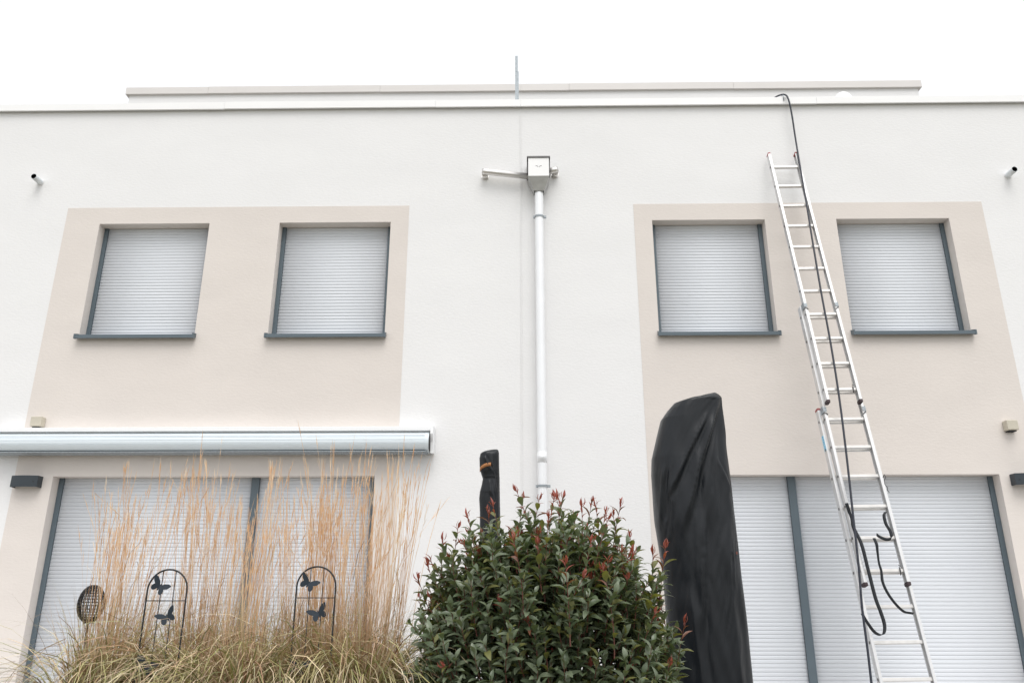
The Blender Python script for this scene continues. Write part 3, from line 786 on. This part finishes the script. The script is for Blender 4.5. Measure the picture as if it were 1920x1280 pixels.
# ------------------------------------------------------------------ ornamental grass clumps
def lerp(a, b, t): return tuple(a[i] + (b[i] - a[i]) * t for i in range(3))
STRAW = [(.72, .59, .38), (.80, .70, .50), (.62, .47, .29), (.70, .54, .40)]
OLIVE = [(.20, .235, .06), (.30, .32, .09), (.12, .16, .045), (.40, .39, .14)]
BROWN = [(.28, .15, .08), (.40, .225, .125), (.17, .09, .048), (.50, .32, .21)]
PLUME = [(.78, .54, .33), (.71, .45, .25), (.84, .67, .48), (.66, .40, .22)]
def grass_clump(x, y, lab, n_st, n_bl, bundles, h, seed):
    rnd = random.Random(seed)
    z0 = gz(y)
    t = thing('ornamental_grass', (x, y, z0), lab, 'grass', 'tall dry grass clumps in the bed')
    s = MB(); s.c = []
    def strip(pts, ws, sd, colr):
        b = len(s.v); s.ribbon(pts, ws, sd)
        for i in range(len(pts)): s.c += [colr[i], colr[i]]
    for b_ in range(bundles):
        a = rnd.uniform(0, 2 * math.pi); r = rnd.uniform(.02, .24)
        bx0, by0 = x + r * math.cos(a), y + r * math.sin(a) * .8
        lean = Vector((rnd.gauss((bx0 - x) * .38, .03), rnd.gauss((by0 - y) * .4, .04), 1))
        bh = h * rnd.uniform(.80, 1.04)
        for q in range(n_st // bundles):
            px, py = bx0 + rnd.gauss(0, .020), by0 + rnd.gauss(0, .024)
            ln = bh * rnd.uniform(.78, 1.03)
            d = (lean + Vector((rnd.gauss(0, .020), rnd.gauss(0, .02), 0))).normalized()
            bend = Vector((rnd.gauss(0, .03), rnd.gauss(0, .03), 0))
            if rnd.random() < .12: bend = Vector((rnd.gauss(0, .16), rnd.gauss(0, .1), -.03))
            pts = []; nn = 9
            for i in range(nn):
                u = i / (nn - 1)
                pts.append(Vector((px, py, z0)) + d * (ln * u) + bend * (u ** 3) * ln)
            cb = rnd.choice(BROWN); ct = rnd.choice(PLUME)
            w0 = rnd.uniform(.0026, .0044)
            ang = rnd.uniform(-.9, .9); sd = Vector((math.cos(ang), math.sin(ang), 0))
            strip(pts, [w0 * (1 - .45 * i / (nn - 1)) for i in range(nn)], sd, [lerp(cb, ct, min(1, (i / (nn - 1)) * 1.15)) for i in range(nn)])
            # narrow feathery panicle
            top = pts[-1]; tdir = (pts[-1] - pts[-2]).normalized()
            pl = rnd.uniform(.20, .34)
            open_ = rnd.choice((.03, .04, .05, .07, .14))
            for w_ in range(rnd.randint(6, 9)):
                u = rnd.random() ** .8
                o_ = top - tdir * (pl * (1 - u))
                dv = (tdir + Vector((rnd.gauss(0, open_), rnd.gauss(0, open_), 0))).normalized()
                L_ = rnd.uniform(.045, .10)
                cc = lerp(ct, rnd.choice(PLUME), rnd.random())
                ang = rnd.uniform(0, 3.14)
                strip([o_, o_ + dv * L_ * .5, o_ + dv * L_], [.0012, rnd.uniform(.0022, .0040), .0007], Vector((math.cos(ang), math.sin(ang), 0)), [cc, cc, lerp(cc, (.8, .68, .5), .5)])
            # a stray leaf on the stalk
            if rnd.random() < .5:
                u = rnd.uniform(.35, .7); i = int(u * (nn - 1)); o_ = pts[i]
                a2 = rnd.uniform(0, 6.28); ov = Vector((math.cos(a2), math.sin(a2), 0)); L_ = rnd.uniform(.15, .3)
                cc = rnd.choice(BROWN + STRAW)
                strip([o_, o_ + Vector((0, 0, L_ * .5)) + ov * .03, o_ + Vector((0, 0, L_ * .75)) + ov * .09, o_ + Vector((0, 0, L_ * .7)) + ov * .17], [.003, .0035, .0025, .0005], ov.cross(Vector((0, 0, 1))), [cc] * 4)
    tag(s.build('flower_stalks', M['stalk'], t, recalc=False), kind='stuff')
    s = MB(); s.c = []
    for b_ in range(n_bl):
        a = rnd.uniform(0, 2 * math.pi); r = .16 * math.sqrt(rnd.random())
        a2 = a + rnd.gauss(0, .6)
        if x < -2.2 and math.cos(a2) < -.3 and rnd.random() < .6: a2 = math.pi - a2
        ov = Vector((math.cos(a2), math.sin(a2), 0))
        typ = rnd.random()
        if typ < .50:       # upright fine leaves
            L_, el, droop = rnd.uniform(.6, 1.05), R(rnd.uniform(76, 90)), rnd.uniform(.1, .6)
        else:               # arching leaves
            L_, el, droop = rnd.uniform(.82, 1.30), R(rnd.uniform(66, 88)), rnd.uniform(1.6, 3.0)
        nn = 10; p = Vector((x + r * math.cos(a), y + r * math.sin(a), z0)); pts = [p.copy()]
        kink = rnd.random() < .12; kk = rnd.randint(4, 7); tw = rnd.gauss(0, .25)
        ang = el
        for i in range(1, nn):
            u = i / (nn - 1)
            ang = el - droop * u ** 2.0 - (1.2 if kink and i >= kk else 0)
            ovr = Vector((math.cos(a2 + tw * u), math.sin(a2 + tw * u), 0))
            p = p + (ovr * math.cos(ang) + Vector((0, 0, math.sin(ang)))) * (L_ / (nn - 1)); pts.append(p.copy())
        w_ = rnd.uniform(.003, .006) if typ < .50 else rnd.uniform(.0050, .0125)
        q = rnd.random()
        if typ < .50: q = rnd.choice((.1, .6, .6, .6, .9))  # upright blades mostly brown, painting dark depth into the clump
        c1 = rnd.choice(OLIVE if q < .56 else (BROWN if q < .82 else STRAW))
        rnd_root = rnd.choice(BROWN)
        c2 = lerp(c1, rnd.choice(STRAW), rnd.uniform(.1, .75))
        sd = ov.cross(Vector((0, 0, 1))) + ov * rnd.gauss(0, .35) + Vector((0, 0, rnd.gauss(0, .3)))
        s.ribbon(pts, [w_ * (1 - (i / (nn - 1)) ** 2.2 * .93) for i in range(nn)], sd)
        for i in range(nn):
            u = i / (nn - 1); cc = lerp(c1, c2, u)
            if u < .45: cc = lerp(rnd_root, cc, u / .45)  # brown thatch at the roots, also painting shade inside the tussock
            s.c += [cc, cc]
    tag(s.build('leaf_blades', M['blade'], t, recalc=False), kind='stuff')
grass_clump(-2.44, 4.92, 'tall dry grass clump at the far left, in front of the dark lantern', 117, 1300, 13, 1.66, 41)
grass_clump(-1.93, 4.98, 'tall dry grass clump standing behind the left butterfly trellis', 126, 1400, 14, 1.72, 42)
grass_clump(-1.52, 4.72, 'sparser dry grass clump between the two butterfly trellises', 70, 1400, 10, 1.56, 43)
grass_clump(-1.16, 4.96, 'tall dry grass clump standing behind the right butterfly trellis', 126, 1400, 14, 1.72, 44)
grass_clump(-.92, 4.80, 'tall dry grass clump nearest the green bush', 154, 1400, 14, 1.70, 45)

# ------------------------------------------------------------------ red-tipped evergreen bush
BC = Vector((.115, 4.62, .62)); BR = Vector((.745, .62, .86))
bush = thing('photinia_bush', (.135, 4.62, gz(4.62)), 'rounded evergreen bush with dark green leaves and red shoot tips', 'bush')
def leaf_mesh(mi, curl, fold, wide):
    mb = MB(); ts = [0, .12, .34, .58, .82, 1.0]; ws = [.06, .40, .92, 1.0, .62, .03]
    pos = []
    for t, w in zip(ts, ws):
        z = -curl * t * t + .10 * math.sin(t * 3.14)
        pos.append((t, w * wide * .5, z))
    for t, w, z in pos:
        mb.v += [(w, t, z + fold * w), (0, t, z), (-w, t, z + fold * w)]
    for i in range(len(pos) - 1):
        a = i * 3
        mb.face([a, a + 1, a + 4, a + 3], 0, True); mb.face([a + 1, a + 2, a + 5, a + 4], 0, True)
    return mb
LV = []
for mi in range(5):
    for (cu, fo, wi) in (((.16, .35, .42), (.34, .25, .38), (.05, .5, .44)) if mi < 3 else ((.10, .7, .22), (.40, .5, .24))):
        LV.append((mi, leaf_mesh(mi, cu, fo, wi)))
byclass = [[i for i, (m_, _) in enumerate(LV) if m_ == k] for k in range(5)]
rnd = random.Random(5)
leaves = []; stems = MB()
def frame(o, d, up, L):
    d = d.normalized(); x = d.cross(up)
    if x.length < 1e-3: x = Vector((1, 0, 0))
    x.normalize(); n = x.cross(d)
    return Matrix(((x.x * L, d.x * L, n.x * L, o.x), (x.y * L, d.y * L, n.y * L, o.y), (x.z * L, d.z * L, n.z * L, o.z), (0, 0, 0, 1)))
def inside(p, k=1.0):
    q = p - BC
    rz = BR.z if q.z > 0 else BR.z * .95
    return (abs(q.x / BR.x)) ** 2.3 + (abs(q.y / BR.y)) ** 2.3 + (abs(q.z / rz)) ** 2.3 < k
def shoot(o, d, L, tipred, tall):
    pts = []; bend = Vector((rnd.gauss(0, .12), rnd.gauss(0, .12), .18)); n = 6
    for i in range(n + 1):
        u = i / n; pts.append(o + d * (L * u) + bend * (L * u * u))
    stems.tube(pts, [.0034 * (1 - .55 * i / n) for i in range(n + 1)], 5, cap=False)
    nl = int(L / (.0165 if not tall else .019)) + 2
    phi = rnd.uniform(0, 6.28)
    red_from = .86 if tipred else 2
    for j in range(nl):
        u = .10 + .90 * j / (nl - 1)
        i = min(int(u * n), n - 1); f_ = u * n - i
        p = pts[i].lerp(pts[i + 1], f_); ax = (pts[i + 1] - pts[i]).normalized()
        phi += 2.4
        side = ax.orthogonal().normalized(); side = Matrix.Rotation(phi, 3, ax) @ side
        el = R(rnd.uniform(22, 48)) + (R(28) if u > .85 else 0)
        dv = side * math.cos(el) + ax * math.sin(el)
        Lf = rnd.uniform(.062, .098) * (1 if u < .8 else (1.25 - .55 * ((u - .5) / .5)))
        if u > red_from:
            cl = 3 if rnd.random() < .75 else 4; Lf *= .78
            dv = (side * .55 + ax * .9)
        elif tipred and u > .68: cl = rnd.choice((4, 2, 1, 1))
        else: cl = rnd.choice((0, 0, 0, 1, 1, 1, 1, 2))
        leaves.append((frame(p, dv, ax, Lf), rnd.choice(byclass[cl]), cl))
    if tipred:
        for j in range(3):
            ax = (pts[-1] - pts[-2]).normalized(); side = Matrix.Rotation(phi + j * 2.1, 3, ax) @ ax.orthogonal().normalized()
            leaves.append((frame(pts[-1] - ax * .004, ax + side * .40, ax + side, rnd.uniform(.034, .056)), rnd.choice(byclass[3]), 3))
for i in range(1500):
    z = rnd.uniform(-.75, 1); a = rnd.uniform(0, 2 * math.pi); rr = math.sqrt(max(0, 1 - z * z))
    dr = Vector((rr * math.cos(a), rr * math.sin(a), z))
    k = rnd.uniform(.68, .99)
    sc = 1 / ((abs(dr.x) ** 2.3 + abs(dr.y) ** 2.3 + abs(dr.z) ** 2.3) ** (1 / 2.3))
    lump = 1 + .10 * mnoise.noise(dr * 2.3 + Vector((3, 1, 7)))
    surf = BC + Vector((dr.x * BR.x, dr.y * BR.y, dr.z * BR.z)) * sc * lump
    end = BC + (surf - BC) * k
    d = (Vector((dr.x, dr.y, dr.z * .6)) * .55 + Vector((0, 0, .85)) + Vector((rnd.gauss(0, .16), rnd.gauss(0, .16), 0))).normalized()
    L = rnd.uniform(.13, .24)
    o = end - d * L
    if o.z < gz(o.y) + .03: continue
    shoot(o, d, L, rnd.random() < (.07 if z < .35 else .22), False)
# long shoots that stand proud of the top and flanks
for (x, z, yy) in ((-.02, 1.57, 4.6), (.02, 1.61, 4.55), (.07, 1.575, 4.65), (.12, 1.555, 4.6), (.155, 1.56, 4.5), (.235, 1.58, 4.6), (.27, 1.57, 4.55), (.345, 1.55, 4.6), (.41, 1.52, 4.55), (.49, 1.53, 4.6), (.555, 1.47, 4.6), (-.12, 1.53, 4.6), (-.20, 1.50, 4.6), (-.30, 1.47, 4.55), (-.40, 1.41, 4.6), (-.46, 1.33, 4.6), (-.56, 1.20, 4.6), (-.60, 1.12, 4.6), (-.64, 1.03, 4.6), (.66, 1.36, 4.6), (.70, 1.26, 4.55), (.775, 1.29, 4.55), (.80, 1.06, 4.5), (.82, .90, 4.5), (.31, 1.50, 4.4), (.40, 1.42, 4.25), (.38, 1.47, 4.3), (.10, 1.42, 4.2), (.30, 1.30, 4.15), (.0, 1.30, 4.1), (.22, 1.18, 4.05), (.46, 1.16, 4.1), (.05, 1.5, 4.9), (.3, 1.5, 4.95)):
    L = rnd.uniform(.26, .38)
    d = Vector((.16 * (x - .13) + rnd.gauss(0, .06), rnd.gauss(0, .05), 1)).normalized()
    if x < -.5: d = Vector((-.45, 0, .9)).normalized()
    shoot(Vector((x, yy, z)) - d * L * 1.12, d, L, True, True)
# inner foliage
for i in range(6500):
    p = BC + Vector((rnd.uniform(-1, 1) * BR.x, rnd.uniform(-1, 1) * BR.y, rnd.uniform(-.8, 1) * BR.z))
    if not inside(p, .72) or p.z < gz(p.y) + .08: continue
    d = (p - BC + Vector((0, 0, .25))).normalized() + Vector((rnd.gauss(0, .5), rnd.gauss(0, .5), rnd.gauss(0, .3)))
    leaves.append((frame(p, d, Vector((0, 0, 1)), rnd.uniform(.06, .09)), rnd.choice(byclass[rnd.choice((0, 0, 1))]), 0))
# woody framework
for i in range(26):
    a = rnd.uniform(0, 6.28); e = BC + Vector((math.cos(a) * .5 * rnd.random(), math.sin(a) * .42 * rnd.random(), rnd.uniform(-.1, .55)))
    b0 = Vector((.135 + rnd.gauss(0, .05), 4.62 + rnd.gauss(0, .05), gz(4.62) - .03))
    mid = b0.lerp(e, .5) + Vector((rnd.gauss(0, .04), rnd.gauss(0, .04), .05))
    stems.tube(spline([b0, mid, e], 5), [.014 - .0010 * k for k in range(11)], 6, cap=False)
stems.build('branches', M['branch'], bush, recalc=False)
# the 300 leaves that show largest are objects of their own, the rest one mass
cpos = Vector((0, 0, 1))
def show(l):
    m_ = l[0]; p = m_.translation; v = (cpos - p); dist = v.length; v.normalize()
    n = Vector((m_[0][2], m_[1][2], m_[2][2])); L2_ = n.length
    q = p - BC
    depth = 1 if (abs(q.x / BR.x)) ** 2 + (abs(q.y / BR.y)) ** 2 + (abs(q.z / BR.z)) ** 2 > .72 else .3
    if p.z < .62: depth *= .2
    return abs(n.normalized().dot(v)) * (L2_ / dist) ** 2 * depth * (1 if p.y < 4.5 else .4)
order = sorted(range(len(leaves)), key=lambda i: -show(leaves[i]))
single = set(order[:300])
lmesh = {}
for i in order[:300]:
    m_, vi, cl = leaves[i]
    if vi not in lmesh: lmesh[vi] = LV[vi][1].mesh('leaf', LEAFM[LV[vi][0]], False)
    link('leaf', lmesh[vi], bush, 0, m_)
fo = MB()
for i, (m_, vi, cl) in enumerate(leaves):
    if i in single: continue
    src = LV[vi][1]; b = len(fo.v)
    fo.v += [tuple(m_ @ Vector(v)) for v in src.v]
    for f_ in src.f: fo.face([b + k for k in f_], LV[vi][0], True)
tag(fo.build('foliage', LEAFM, bush, recalc=False), kind='stuff')
print('leaves', len(leaves), 'objects', len(bpy.data.objects))
